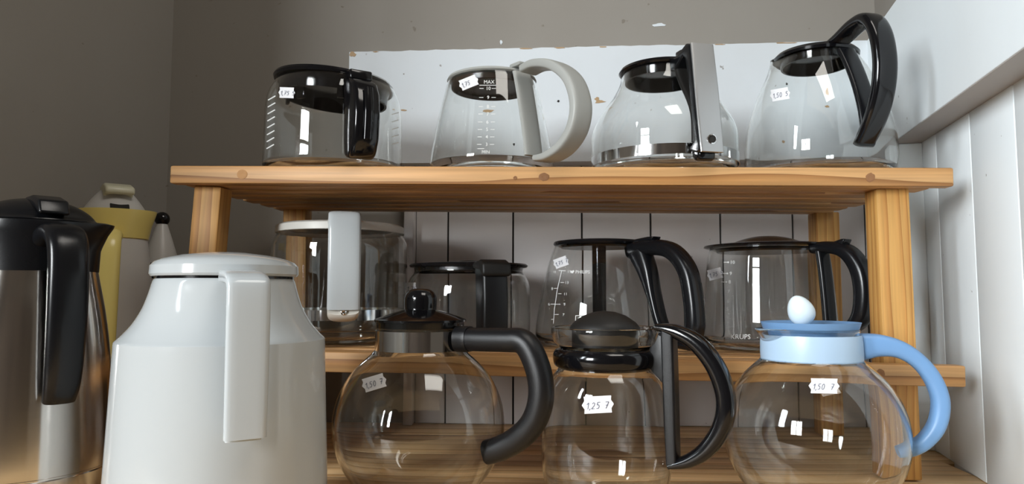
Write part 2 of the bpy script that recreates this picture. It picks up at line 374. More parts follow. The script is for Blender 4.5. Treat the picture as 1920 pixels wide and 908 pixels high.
# legs: front pair under the slats, rear pair close to the wall, feet on the bench
def leg(top, foot, w, d):
    """top and foot are front left corners"""
    L = (foot - top).length; V, Fc = boxvf(0, L, 0, d, 0, w, .0018)
    x = (foot - top).normalized(); z = Vector((1, 0, 0)); z = (z - x * z.dot(x)).normalized(); y = z.cross(x)
    m = Matrix((x, y, z)).transposed().to_4x4(); m.translation = top - rack.loc
    return link('leg', V, Fc, M['post'], rack.e, None, 30, m)
def footp(top, px, py):
    d = at(px, py, top.y) - top; return top + d * (top.z - .0018) / -d.z
YL = .780
t1 = at(363.8, 354.9, YL); t1.z = zt(t1.x) + .0005; leg(t1, footp(t1, 352.5, 476), .0325, .029)
t2 = at(1643, 357, YL); t2.z = zt(t2.x) + .0005; leg(t2, footp(t2, 1666, 890), .0355, .030)
YR = 1.010
t3 = at(530, 415, YR); t3.z = zt(t3.x) + .001; leg(t3, footp(t3, 528, 640), .034, .030)
t4 = at(1529, 415, YR); t4.z = zt(t4.x) + .001; leg(t4, footp(t4, 1536, 640), .034, .030)
# middle-tier slats lie between the legs, level with the rail
a, b = ML.copy(), MR.copy(); u = (b - a).normalized()
xl, xr_ = t1.x + .040, t2.x - .006
mL = a + u * ((xl - a.x) / u.x); mR = a + u * ((xr_ - a.x) / u.x)
slats(mL - Vector((0, 0, .001)), mR - Vector((0, 0, .001)), .7795, 1.046, 6, .0175, lambda i: (0, 0), 'pine')
def knot(px, py, rx, ry, mat='knot', name='knot', parent=None, Y=YF):
    c = at(px, py, Y); s = mpp(c); V, Fc = [], []
    rnd = random.Random(px)
    k = 18; rr = [rnd.uniform(.86, 1.06) if mat == 'knot' else 1 for _ in range(k)]
    for q, (sc, dy) in enumerate(((1, .0005), (1, -.0003), (.72, -.0006), (.3, -.0002))):
        for i in range(k):
            t = 2 * PI * i / k; V.append(c + Vector((math.cos(t) * rx * s * sc * rr[i], dy, math.sin(t) * ry * s * sc * rr[i])))
    for q in range(3): Fc += [(q * k + i, q * k + (i + 1) % k, (q + 1) * k + (i + 1) % k, (q + 1) * k + i) for i in range(k)]
    Fc.append(tuple(range(3 * k, 4 * k)))
    o = link(name, V, Fc, M[mat], None, None, 30); o.parent = parent
    o.matrix_parent_inverse = (Matrix.Translation(rack.loc) @ parent.matrix_basis).inverted()
knot(454, 327, 10, 9, 'plug', 'wood_plug', rail1); knot(1020, 332, 11, 8, parent=rail1); knot(966, 334, 4, 4, parent=rail1)
knot(1632, 333, 9, 9, parent=rail1); knot(1650, 702, 9.5, 9.5, parent=rail2)

# ------------------------------------------------------------------ pots
class Pot(Thing):
    def __init__(s, name, label, cat, cx, py, Y, z0, group=None):
        p = at(cx, py, Y); s.cx, s.cy, s.px, s.Y, s.z0 = p.x, p.y, cx, Y, z0
        s.s = mpp(p); s.axis = Vector((p.x, p.y, 0))
        super().__init__(name, label, cat, (p.x, p.y, z0), group)
    def z(s, py, r=0, phi=0):
        return at(s.px, py, s.Y + r * math.sin(phi)).z
    def prof(s, P, k=5, smooth=True):
        Q = [(hw * s.s, s.z(py)) for hw, py in P]
        return spline(Q, k) if smooth else Q
    def outer(s, P, base_r=None, k=5):
        """P from rim to base in pixels (half width, y) -> outer profile from base centre up to the rim"""
        Q = list(reversed(s.prof(P, k))); br = base_r or Q[0][0]
        Q = [q for q in Q if q[1] > s.z0 + .010]
        r = Q[0][0]; z0 = s.z0 + .0006
        Q = [(0, z0 + .0015), (br * .70, z0 + .0015), (br * .86, z0), (br * .94, z0 + .0006), ((br * .96 + r) / 2 + (r - br) * .1, z0 + .004)] + Q
        s.tab = [(z, r) for r, z in Q[3:]]
        return Q
    def glass(s, P, mat='glass', th=.0022, spout=None, base_r=None, name='glass_body', k=5):
        Q = s.outer(P, base_r, k); rt, zt_ = Q[-1]
        inn = [(max(r - th, .001), z) for r, z in reversed(Q[5:])]
        zi = s.z0 + .005
        inn = [q for q in inn if q[1] > zi + .004] + [(Q[5][0] * .93, zi + .0015), (Q[5][0] * .8, zi), (0, zi)]
        rim = [(rt, zt_ + .0006), (rt - th / 2, zt_ + .0012), (rt - th, zt_ + .0006)]
        return s.add(name, lathe(Q + rim + inn, s.cx, s.cy, 80, spout), mat, smooth=50)
    def r_at(s, z):
        t = s.tab
        if z <= t[0][0]: return t[0][1]
        for (z1, r1), (z2, r2) in zip(t, t[1:]):
            if z1 <= z <= z2: return r1 + (r2 - r1) * (z - z1) / max(z2 - z1, 1e-9)
        return t[-1][1]
    def lat(s, name, P, mat, parent=None, smooth=True, k=4, tilt=None, seg=72, sm=35):
        Q = s.prof(P, k, smooth)
        return s.add(name, lathe(Q, s.cx, s.cy, seg, None, tilt), mat, parent, sm)
    def hit(s, px, py):
        """first point of the outer surface seen through a pixel"""
        d = ray(px, py); best = None
        t0 = (s.Y - .14) / d.y; t1 = (s.Y + .02) / d.y; n = 240; prev = t0; bd = 1e9
        for i in range(n + 1):
            t = t0 + (t1 - t0) * i / n; p = EYE + d * t; g = math.hypot(p.x - s.cx, p.y - s.cy) - s.r_at(p.z)
            if g < 0:
                lo, hi = prev, t
                for _ in range(14):
                    m = (lo + hi) / 2; p = EYE + d * m
                    if math.hypot(p.x - s.cx, p.y - s.cy) < s.r_at(p.z): hi = m
                    else: lo = m
                return EYE + d * lo
            if g < bd: bd, best = g, p
            prev = t
        return best
    def onto(s, pts, lift):
        out = []
        for px, py in pts:
            p = s.hit(px, py); n = Vector((p.x - s.cx, p.y - s.cy, 0)).normalized(); out.append(p + n * lift)
        return out
    def sticker(s, px, py, w, h, rot, text):
        """paper price tag with wavy ends stuck on the glass, pen writing on it"""
        ca, sa = math.cos(rot), math.sin(rot)
        def m(x, y): return px + x * ca + y * sa, py + x * sa * -1 + y * ca
        nx, ny = 10, 4; P = []
        for j in range(ny + 1):
            for i in range(nx + 1):
                v = (j / ny - .5); e = w * (.5 - .10 * abs(v) ** 1.5 * 2 + .03 * math.cos(4 * PI * v) - .03)
                P.append(m((i / nx * 2 - 1) * e, v * h))
        V0 = s.onto(P, .0004); V1 = s.onto(P, .0001); n = len(P); Fc = []
        for j in range(ny):
            for i in range(nx):
                a = j * (nx + 1) + i; q = (a, a + 1, a + nx + 2, a + nx + 1); Fc += [q, tuple(n + k for k in reversed(q))]
        st = s.add('price_sticker', (V0 + V1, Fc), 'sticker', smooth=60, label='white price sticker with handwritten price')
        V, Fc = [], []; x = -w * .38; hh = h * .38; th = max(.36, h * .018)
        for ch in text:
            if ch == ' ': x += max(hh * .6, w * .36 - x - hh * .9); continue
            wd, strokes = GLY[ch]
            for sk in strokes:
                for (ax, ay), (bx, by) in zip(sk, sk[1:]):
                    A = Vector((x + (ax + .25 * ay) * hh * .8, h * .24 - ay * hh)); B = Vector((x + (bx + .25 * by) * hh * .8, h * .24 - by * hh))
                    dd = (B - A); nn = Vector((-dd.y, dd.x)).normalized() * th; k = len(V)
                    V += [m(*(A + nn)), m(*(B + nn)), m(*(B - nn)), m(*(A - nn))]; Fc.append((k, k + 1, k + 2, k + 3))
            x += wd * hh * .95
        s.add('handwriting', (s.onto(V, .0008), Fc), 'ink', st, smooth=0)['kind'] = 'stuff'
    def text(s, items, name='printed_scale', mat='print', lines=()):
        """items = (text, px left, py baseline, cap height px); lines = (x0,y0,x1,y1,width px)"""
        V, Fc = [], []
        for tx, x, y, h in items:
            v, f = glyphs(tx); n = len(V); k = h / .70
            V += [(x + a * k, y - b * k) for a, b in v]; Fc += [tuple(i + n for i in g) for g in f]
        for x0, y0, x1, y1, w in lines:
            A, B = Vector((x0, y0)), Vector((x1, y1)); dd = B - A; nn = Vector((-dd.y, dd.x)).normalized() * w / 2
            m = max(1, int(dd.length / 6))
            for i in range(m):
                a, b = A + dd * i / m, A + dd * (i + 1) / m; k = len(V)
                V += [tuple(a + nn), tuple(b + nn), tuple(b - nn), tuple(a - nn)]; Fc.append((k, k + 1, k + 2, k + 3))
        o = s.add(name, (s.onto(V, .0004), Fc), mat, smooth=0); o['kind'] = 'stuff'; return o
    # handles -----------------------------------------------------------
    def handle(s, name, phi, P, mat, p=2.6, k=6, parent=None, plane_px=True, n=20, straight=False):
        """P = (px, py, width mm, thickness mm) in the vertical plane through the axis at azimuth phi; or (r m, py, ...)"""
        u = Vector((math.cos(phi), math.sin(phi), 0)); B = Vector((-u.y, u.x, 0)); Q = []
        for a, py, w, t in P:
            if plane_px: c = on_plane(a, py, s.axis, B)
            else:
                c = s.axis + u * a; c.z = at(s.px, py, c.y).z
            Q.append((c.x, c.y, c.z, w / 1000, t / 1000))
        Q = Q if straight else spline(Q, k)
        return s.add(name, sweep([Vector(q[:3]) for q in Q], B, [q[3:] for q in Q], p, n), mat, parent, 40)
    def spine(s, name, phi, y0, y1, w, t, mat, parent=None, off=.003, p=3.2):
        u = Vector((math.cos(phi), math.sin(phi), 0)); B = Vector((-u.y, u.x, 0)); path = []
        for i in range(13):
            py = y0 + (y1 - y0) * i / 12; z = at(s.px, py, s.Y + s.tab[-1][1] * u.y).z
            c = s.axis + u * (s.r_at(z) + off); c.z = z; path.append(c)
        return s.add(name, sweep(path, B, [(w / 1000, t / 1000)] * 13, p, 20), mat, parent, 40)
    def slab(s, name, phi, P, w, mat, bevel=.003, parent=None, seg=3):
        """solid handle: polygon of (r m, py) extruded sideways"""
        u = Vector((math.cos(phi), math.sin(phi), 0)); B = Vector((-u.y, u.x, 0)); Q = []
        for r, py in P:
            c = s.axis + u * r; c.z = at(s.px, py, c.y).z; Q.append(c)
        return s.add(name, prism(Q, u, B, w / 1000, bevel, seg), mat, parent, 40)
GLY = {'1': (.55, [[(.1, .7), (.4, 1), (.4, 0)]]), '7': (.75, [[(0, 1), (.6, 1), (.25, 0)], [(.12, .5), (.55, .5)]]),
       '5': (.75, [[(.62, 1), (.15, 1), (.1, .58), (.4, .62), (.55, .35), (.4, .05), (.05, .06)]]),
       '2': (.75, [[(.05, .78), (.25, 1), (.52, .85), (.45, .5), (.0, .02), (.6, .05)]]),
       '0': (.75, [[(.3 + .26 * math.cos(a * PI / 5), .5 + .5 * math.sin(a * PI / 5)) for a in range(11)]]),
       ',': (.35, [[(.18, .1), (.05, -.2)]])}
_gc = {}
def glyphs(tx):
    if tx not in _gc:
        cu = bpy.data.curves.new('t', 'FONT'); cu.body = tx; cu.size = 1; cu.resolution_u = 2
        o = bpy.data.objects.new('t', cu); C.objects.link(o); dg = bpy.context.evaluated_depsgraph_get()
        me = o.evaluated_get(dg).to_mesh(); _gc[tx] = ([(v.co.x, v.co.y) for v in me.vertices], [tuple(p.vertices) for p in me.polygons])
        o.evaluated_get(dg).to_mesh_clear(); bpy.data.objects.remove(o); bpy.data.curves.remove(cu)
    return _gc[tx]
def rad(d): return d * PI / 180
def box_at(c, u, B, du, db, z0, z1, bevel):
    Vv = [c + u * a + B * b + Vector((0, 0, z)) for a in (-du / 2, du / 2) for b in (-db / 2, db / 2) for z in (z0, z1)]
    return bevelled(Vv, [(0, 1, 3, 2), (4, 6, 7, 5), (0, 4, 5, 1), (2, 3, 7, 6), (0, 2, 6, 4), (1, 5, 7, 3)], bevel)
zs1 = lambda cx: zline(TL, TR, at(cx, 312, .84).x) + .0012
zs2 = lambda cx: zline(ML, MR, at(cx, 660, .95).x) + .0012
G1, G2, G3 = 'carafes on the top tier', 'carafes on the middle tier', 'pots standing in front of the rack'

# --- top tier, far left: cylindrical glass, solid black handle towards the camera
p = Pot('coffee_carafe', 'cylindrical carafe with white side graduations and solid glossy black handle, leftmost on top tier', 'carafe', 627, 230, .845, zs1(627), G1)
p.glass([(104, 160), (110, 168), (119, 185), (123, 205), (125, 250), (126, 300), (126, 320)], 'hazy')
TA = (Vector((p.cx, p.cy, p.z(158))), Matrix.Rotation(rad(5), 3, 'Y'))
lid = p.lat('lid', [(0, 150), (60, 150), (100, 153), (109, 156), (111, 160), (109, 165), (103, 166), (100, 172), (99, 190), (95, 190), (95, 172), (0, 170)], 'black', smooth=False, tilt=TA)
for a, b in ((-115, 12), (-60, 20), (-150, 10)):
    u = Vector((math.cos(rad(a)), math.sin(rad(a)), 0)); B = Vector((-u.y, u.x, 0)); c = p.axis + u * .057
    p.add('lid_tab', box_at(c, u, B, .004, .001 * b, p.z(206), p.z(186), .001), 'black', lid)
ph = rad(-56)
h = p.slab('handle', ph, [(.080, 152), (.100, 148), (.116, 154), (.125, 175), (.128, 215), (.125, 260), (.116, 292), (.106, 300), (.088, 298), (.0845, 270), (.0845, 200)], 30, 'black', .006)
p.slab('thumb_lever', ph, [(.080, 138), (.102, 132), (.103, 150), (.080, 152)], 26, 'black', .002)
p.handle('handle_rib', ph, [(.1265, 165, 10, 5), (.1305, 210, 10, 5), (.1275, 262, 10, 5)], 'black', plane_px=False, parent=h)
p.sticker(538, 174, 31, 20, rad(-2), '1,75 5')
p.text([], lines=[(503 - .15 * (y - 183) * .2, y + 5, 517 - .03 * (y - 183), y - 3, 2) for y in range(183, 285, 13)] + [(734, y + 3, 747, y - 1, 1.6) for y in range(212, 275, 14)])
# --- top tier second: tapered glass, grey loop handle
p = Pot('coffee_carafe', 'tapered carafe with pale grey D-shaped handle, MAX and MIN scale', 'carafe', 922, 230, .838, zs1(922), G1)
p.glass([(80, 152), (85, 165), (94, 200), (104, 245), (112, 285), (115, 310), (115, 325)], spout=(rad(150), .006, p.z(190), .22))
lid = p.lat('lid', [(0, 146), (70, 147), (82, 150), (84, 154), (80, 157), (0, 157)], 'grey', smooth=False)
p.lat('lid_underside', [(0, 158), (72, 158), (77, 160), (76, 169), (72, 170), (70, 164), (0, 163)], 'brown', lid, smooth=False)
ph = rad(-48)
h = p.handle('handle', ph, [(990, 132, 27, 9), (1012, 122, 27, 10), (1045, 125, 27, 11), (1075, 150, 27, 11), (1089, 195, 27, 11), (1083, 240, 27, 11), (1062, 275, 27, 10), (1035, 294, 27, 9), (1012, 298, 22, 7)], 'grey', 5)
p.spine('spine', ph, 140, 300, 26, 6, 'grey')
u = Vector((math.cos(ph), math.sin(ph), 0)); B = Vector((-u.y, u.x, 0))
p.add('lid_button', box_at(p.axis + u * .052, u, B, .020, .014, p.z(147), p.z(139), .003), 'grey', lid)
p.sticker(879, 155, 38, 20, rad(22), '1,75 ')
yy = [166, 183, 200, 214, 229, 243, 257, 271]
p.text([('MAX', 907, 157, 6.5)] + [(str(10 - i), 911 - .5 * i + (0 if i == 0 else 2.5), y + 3, 6.5) for i, y in enumerate(yy)] + [('MIN', 903, 288, 6)],
       lines=[(899, 160, 931, 160, 1)] + [(899 - i * .6, y, 907 - i * .6, y, 1) for i, y in enumerate(yy)] + [(922 - i * .5, y, 930 - i * .5, y, .9) for i, y in enumerate(yy)] + [(895, 279, 908, 279, 1)])
# --- top tier third: bell-shaped glass with chrome band, silver grip
p = Pot('coffee_carafe', 'bell-shaped carafe with polished steel band and silver-faced black handle', 'carafe', 1243, 230, .850, zs1(1243), G1)
p.glass([(74, 136), (76, 146), (82, 165), (95, 188), (115, 215), (129, 240), (134, 262), (134, 300), (131, 312), (128, 322)])
p.lat('steel_band', [(134.4, 297), (135.6, 297), (135.6, 315), (134.4, 315), (134.4, 297)], 'chrome', smooth=False)
lid = p.lat('lid', [(0, 128), (60, 128), (78, 132), (81, 137), (78, 140), (72, 141), (70, 156), (66, 156), (66, 142), (0, 141)], 'black', smooth=False)
ph = rad(-73); u = Vector((math.cos(ph), math.sin(ph), 0)); B = Vector((-u.y, u.x, 0))
p.spine('spine', ph, 122, 283, 24, 8, 'dull', off=.005)
h = p.slab('handle', ph, [(.046, 112), (.060, 110), (.086, 84), (.096, 86), (.105, 180), (.114, 284), (.106, 288), (.090, 285), (.090, 277), (.099, 268), (.100, 260), (.089, 150), (.083, 114), (.077, 108), (.060, 132), (.046, 135)], 27, 'satin', .0022)
g = p.handle('grip_plate', ph, [(.0972, 84, 27, 3), (.1018, 130, 27.5, 3), (.1062, 180, 28, 3), (.1106, 235, 27.5, 3), (.1148, 286, 26, 3)], 'silver', 8, plane_px=False, parent=h)
cc = p.axis + u * .1148; cc.z = at(p.px, 262, cc.y).z
V = []; k = 24
for rr, dd in ((.0055, 0), (.0055, .0006), (.0042, .0010), (.0040, .0002), (0, .0002)):
    for i in range(k): V.append(cc + u * dd + B * rr * math.cos(2 * PI * i / k) + Vector((0, 0, rr * math.sin(2 * PI * i / k))))
Fc = [(q * k + i, q * k + (i + 1) % k, (q + 1) * k + (i + 1) % k, (q + 1) * k + i) for q in range(2) for i in range(k)]
p.add('grip_ring', (V[:3 * k], Fc), 'chrome', h)
p.add('grip_hole', (V[2 * k:4 * k], [(i, (i + 1) % k, k + (i + 1) % k, k + i) for i in range(k)] + [tuple(range(k, 2 * k))]), 'dark', h)
p.slab('band_clamp', ph, [(.086, 280), (.106, 284), (.104, 300), (.096, 304), (.089, 300)], 20, 'black', .003)
p.slab('thumb_lever', ph, [(.052, 100), (.066, 94), (.068, 106), (.052, 114)], 18, 'black', .002)
# --- top tier right: conical glass, big black loop handle
p = Pot('coffee_carafe', 'tall conical carafe with wide glossy black loop handle, rightmost on top tier', 'carafe', 1533, 230, .850, zs1(1533), G1)
p.glass([(70, 108), (75, 118), (88, 140), (105, 175), (118, 210), (127, 245), (131, 280), (131, 305), (127, 320)], spout=(rad(165), .007, p.z(150), .22))
lid = p.lat('lid', [(0, 98), (50, 99), (70, 102), (76, 108), (75, 113), (70, 112), (64, 113), (62, 126), (58, 126), (58, 114), (0, 112)], 'black', smooth=False)
ph = rad(-76)
h = p.handle('handle', ph, [(1556, 92, 24, 10), (1580, 72, 25, 11), (1608, 46, 26, 12), (1632, 36, 26, 13), (1650, 60, 26, 13), (1659, 110, 26, 13), (1656, 165, 26, 13), (1642, 220, 26, 12), (1618, 272, 24, 10)], 'black', 3.2)
p.spine('spine', ph, 100, 268, 22, 7, 'satin', off=.005)
p.sticker(1463, 177, 38, 22, rad(10), '1,50 5')

# --- middle tier far left: white rim and white handle
p = Pot('coffee_carafe', 'wide carafe with white rim, white upright handle and steel band on middle tier', 'carafe', 638, 520, .920, zs2(638), G2)
p.glass([(112, 436), (116, 444), (123, 458), (125, 480), (124, 540), (122, 600), (118, 632)])
p.lat('steel_band', [(123.6, 579), (124.6, 579), (124.2, 597), (123.2, 597), (123.6, 579)], 'chrome', smooth=False)
lid = p.lat('rim_lid', [(98, 424), (112, 424), (117, 427), (118, 431), (118, 439), (115, 440), (108, 439), (100, 434), (98, 424)], 'lidwhite', smooth=False)
p.lat('lid_underside', [(0, 427), (99, 427), (99, 433), (0, 433)], 'brown', lid, smooth=False)
ph = rad(-71); u = Vector((math.cos(ph), math.sin(ph), 0)); B = Vector((-u.y, u.x, 0))
h = p.handle('handle', ph, [(.088, 416, 38, 12), (.112, 404, 38, 10), (.122, 414, 38, 12), (.1255, 460, 38, 14), (.1255, 530, 38, 14), (.122, 580, 38, 14)], 'white', 4, plane_px=False)
p.handle('inner_strip', ph, [(.0965, 432, 34, 8), (.0975, 500, 34, 8), (.0975, 585, 34, 8)], 'lidwhite', 4, plane_px=False)
e = p.handle('handle_foot', ph, [(.0935, 588, 34, 18), (.108, 588, 36, 20), (.119, 585, 37, 18), (.124, 582, 36, 12)], 'ivory', 3, plane_px=False)
cc = p.axis + u * .1275; cc.z = at(p.px, 586, cc.y).z
V = [cc + u * d + B * r * math.cos(2 * PI * i / 16) + Vector((0, 0, r * math.sin(2 * PI * i / 16))) for d, r in ((-.004, .0034), (.0004, .0034), (.0009, .0022), (.0002, .0012)) for i in range(16)]
p.add('screw', (V, [(q * 16 + i, q * 16 + (i + 1) % 16, q * 16 + 16 + (i + 1) % 16, q * 16 + 16 + i) for q in range(3) for i in range(16)] + [tuple(range(48, 64))]), 'chrome', e)
# --- middle tier second: small pot with black disc lid, black handle
p = Pot('coffee_carafe', 'low carafe with flat black lid and broad black handle behind the ball teapot', 'carafe', 879, 540, .945, zs2(877), G2)
p.glass([(102, 504), (102, 512), (110, 524), (115, 542), (116, 580), (115, 620), (113, 645)])
lid = p.lat('lid', [(0, 494), (80, 494), (108, 496), (111, 499), (109, 502), (100, 503), (100, 509), (96, 509), (96, 505), (0, 503)], 'satin', smooth=False)
p.lat('lid_knob', [(0, 488), (14, 488.5), (22, 491), (25, 495), (0, 495)], 'satin', lid)
ph = rad(-68)
h = p.slab('handle', ph, [(.084, 500), (.112, 497), (.122, 508), (.125, 560), (.124, 636), (.112, 645), (.090, 640), (.0885, 560)], 32, 'rough', .004)
p.slab('hinge_cap', ph, [(.080, 494), (.112, 487), (.127, 494), (.1285, 514), (.124, 520), (.110, 506), (.082, 504)], 36, 'dull', .003)
p.sticker(771, 541, 20, 22, rad(0), '1,75')
# --- middle tier third: tapered, black loop handle, printed double scale
p = Pot('coffee_carafe', 'tapered carafe with printed cup scale, dip tube and thick black loop handle on middle tier', 'carafe', 1124, 550, .945, zs2(1124), G2)
p.glass([(82, 460), (87, 470), (97, 500), (107, 540), (115, 580), (120, 615), (121, 645)])
lid = p.lat('lid', [(0, 452), (70, 452), (84, 454), (86, 458), (84, 461), (74, 462), (72, 466), (0, 465)], 'satin', smooth=False)
tub = Vector((p.cx - .001, p.cy - .012, 0)); z1, z2 = p.z(464), p.z(590)
p.add('dip_tube', lathe([(0, z1), (.0095, z1), (.009, z2), (.0075, z2), (.0075, z1 - .002), (0, z1 - .002)], tub.x, tub.y, 28), 'black', lid)
ph = rad(-50)
h = p.handle('handle', ph, [(1182, 472, 22, 20), (1215, 464, 24, 20), (1258, 470, 25, 20), (1288, 505, 25, 20), (1300, 560, 25, 20), (1303, 610, 25, 20), (1298, 640, 23, 16)], 'satin', 2.8)
p.handle('spine', ph, [(1200, 474, 25, 30), (1214, 508, 24, 23), (1228, 560, 22, 13), (1242, 610, 21, 11), (1262, 640, 20, 10), (1296, 650, 20, 10)], 'satin', 2.8)
p.slab('thumb_lever', ph, [(.070, 456), (.100, 452), (.104, 444), (.092, 445), (.070, 450)], 16, 'satin', .002)
p.sticker(1052, 492, 29, 18, rad(20), '1,75 7')
ln = [(1053.5, 507.5, 1045, 545, 1.1), (1045, 545, 1040, 580, 1.1), (1040, 580, 1038, 607, 1.1)]
ln += [(1048, 507.5, 1061, 508, 1.2), (1051, 530, 1058, 530, 1), (1047, 551, 1053, 551, 1), (1033, 570.5, 1051, 571, 1), (1040, 590, 1048, 590, 1), (1039, 541, 1046, 541, 1), (1034, 599, 1038, 599, 1)]
p.text([('15', 1064, 512, 5), ('13', 1059.5, 532.5, 5), ('11', 1057, 554, 5), ('9', 1057, 573.5, 5), ('7', 1055, 593, 5), ('10', 1037, 512, 4), ('8', 1034, 544, 5), ('6', 1028, 573, 5)], lines=ln)
p.text([('PHILIPS', 1079, 513, 6)], 'printed_name')
p.text([], 'printed_emblem', lines=[(1071, 508, 1073, 512, 3), (1073, 512, 1076, 507.5, 3), (1079, 592, 1097, 592, 1.2), (1079, 604, 1097, 604, 1.2), (1079.6, 592, 1079.6, 604, 1.2), (1096.4, 592, 1096.4, 604, 1.2), (1083, 600, 1093, 600, 2), (1083, 596, 1093, 596, 1)])
# --- middle tier right: domed brown lid
p = Pot('coffee_carafe', 'straight-sided carafe with smoky domed lid and black loop handle beside right rack leg', 'carafe', 1440, 550, .955, zs2(1440), G2)
p.glass([(104, 468), (107, 476), (111, 505), (115, 550), (118, 600), (120, 640)])
lid = p.lat('lid', [(0, 457), (60, 457), (100, 459), (114, 461), (115, 464), (110, 466), (98, 467), (90, 474), (0, 476)], 'black', smooth=False)
p.lat('lid_dome', [(0, 443), (20, 444), (40, 448), (58, 454), (66, 458), (0, 459)], 'brown', lid)
ph = rad(-56)
h = p.handle('handle', ph, [(1526, 466, 24, 14), (1556, 464, 25, 15), (1588, 472, 26, 18), (1612, 502, 26, 20), (1621, 545, 26, 20), (1617, 590, 26, 19), (1598, 614, 24, 15), (1570, 622, 22, 11)], 'satin', 3)
p.spine('spine', ph, 468, 625, 22, 9, 'satin', off=.006)
p.slab('thumb_lever', ph, [(.098, 462), (.116, 460), (.120, 449), (.114, 449), (.100, 456)], 16, 'satin', .002)
p.sticker(1341, 514, 30, 20, rad(14), '1,75 5')
ny = [492, 513, 529, 547, 565, 580]
p.text([(str(10 - i), x, y + 3, 6.5) for i, (x, y) in enumerate(zip((1369, 1368, 1366, 1364, 1363, 1362), ny))] + [('KRUPS', 1370, 636, 9)],
       lines=[(1357 - i * 2.4, y, 1366 - i * 1.6, y, 1.1) for i, y in enumerate(ny[:3])] + [(1364.5 - i * 1.6, y, 1367 - i * 1.6, y, 3) for i, y in enumerate(ny[:3])])

# --- front row: ball teapot with elbow handle
p = Pot('glass_teapot', 'ball-shaped glass teapot with black knob lid, steel collar and black elbow handle', 'teapot', 787, 720, .660, 0, G3)
def ball(cy, R, neck, ytop, n=16):
    a0 = math.asin(neck / R); P = [(neck, ytop)]
    yn = cy - R * math.cos(a0); P.append((neck, (ytop + yn) / 2)); P.append((neck + 1.5, yn - 4))
    for i in range(1, n): a = a0 + (rad(155) - a0) * i / (n - 1); P.append((R * math.sin(a), cy - R * math.cos(a)))
    return P
p.glass(ball(795, 159, 82, 604), k=2, base_r=.045)
p.lat('steel_collar', [(82.8, 619), (84.2, 619), (84.2, 655), (82.8, 655), (82.8, 619)], 'chrome', smooth=False)
lid = p.lat('lid', [(0, 578), (28, 580), (55, 588), (76, 595), (86, 599), (86, 603), (79, 604), (78, 614), (74, 616), (0, 614)], 'black', smooth=False)
p.lat('lid_knob', [(0, 541), (14, 542), (24, 547), (29.5, 556), (30.5, 566), (30, 580), (30, 586), (0, 586)], 'black', lid)
ph = rad(-25)
h = p.handle('handle', ph, [(864, 636, 23, 21.5), (900, 637, 23, 21.5), (950, 638, 23, 21.5), (978, 640, 23, 22), (996, 660, 23, 22), (1012, 705, 23, 22), (1014, 750, 23, 22), (1000, 792, 23, 22), (972, 822, 23, 22), (940, 840, 23, 22), (913, 848, 22, 22)], 'rough', 2.2, k=5, n=24)
p.handle('collar_clamp', ph, [(860, 636, 25, 24), (876, 636, 25, 24), (882, 636, 24, 23)], 'rough', 2.4)
p.sticker(702, 718, 47, 26, rad(17), '1,50 7')
# --- front row: cylinder teapot with black ring
p = Pot('glass_teapot', 'cylindrical glass teapot with black ring collar and open D-shaped black handle', 'teapot', 1135, 740, .655, 0, G3)
p.glass([(101, 616), (101, 624), (96, 640), (84, 652), (82, 665), (88, 690), (100, 706), (110, 730), (115, 770), (119, 820), (120, 860), (117, 890), (108, 925), (90, 945)], 'amber', k=4, base_r=.040)
p.lat('ring_collar', [(84, 654), (92, 655), (97, 662), (98, 672), (95, 684), (86, 690), (83, 688), (83, 656), (84, 654)], 'black', smooth=True)
lid = p.lat('lid', [(0, 583), (20, 585), (40, 592), (58, 604), (66, 614), (66, 618), (62, 619), (62, 648), (58, 650), (0, 648)], 'dull', smooth=False, sm=50)
ph = rad(-24)
h = p.handle('handle', ph, [(1232, 613, 20, 6), (1268, 622, 22, 12), (1308, 645, 22, 15), (1343, 690, 22, 16), (1361, 745, 22, 16), (1356, 795, 22, 16), (1330, 838, 22, 15), (1296, 862, 22, 12), (1256, 872, 20, 6)], 'black', 3)
p.handle('spine', ph, [(1254, 616, 20, 11), (1257, 700, 20, 11), (1262, 868, 20, 10)], 'rough', 8, straight=True)
u = Vector((math.cos(ph), math.sin(ph), 0)); B = Vector((-u.y, u.x, 0))
poly = [on_plane(a, b, p.axis, B) for a, b in ((1240, 618), (1258, 618), (1260, 742), (1250, 722), (1228, 698), (1222, 690), (1222, 652), (1232, 640))]
br = p.add('collar_bracket', prism(poly, u, B, .014, .001), 'rough')
for qx in (1242, 1252):
    c = on_plane(qx, 626, p.axis, B) - B * .0073
    V = [c + u * .0016 * math.cos(2 * PI * i / 12) + Vector((0, 0, .0016 * math.sin(2 * PI * i / 12))) - B * d for d in (-.0004, .0004) for i in range(12)]
    p.add('rivet', (V, [(i, (i + 1) % 12, 12 + (i + 1) % 12, 12 + i) for i in range(12)] + [tuple(range(12, 24))]), 'black', br)
p.sticker(1121, 759, 60, 32, rad(3), '1,25 7')
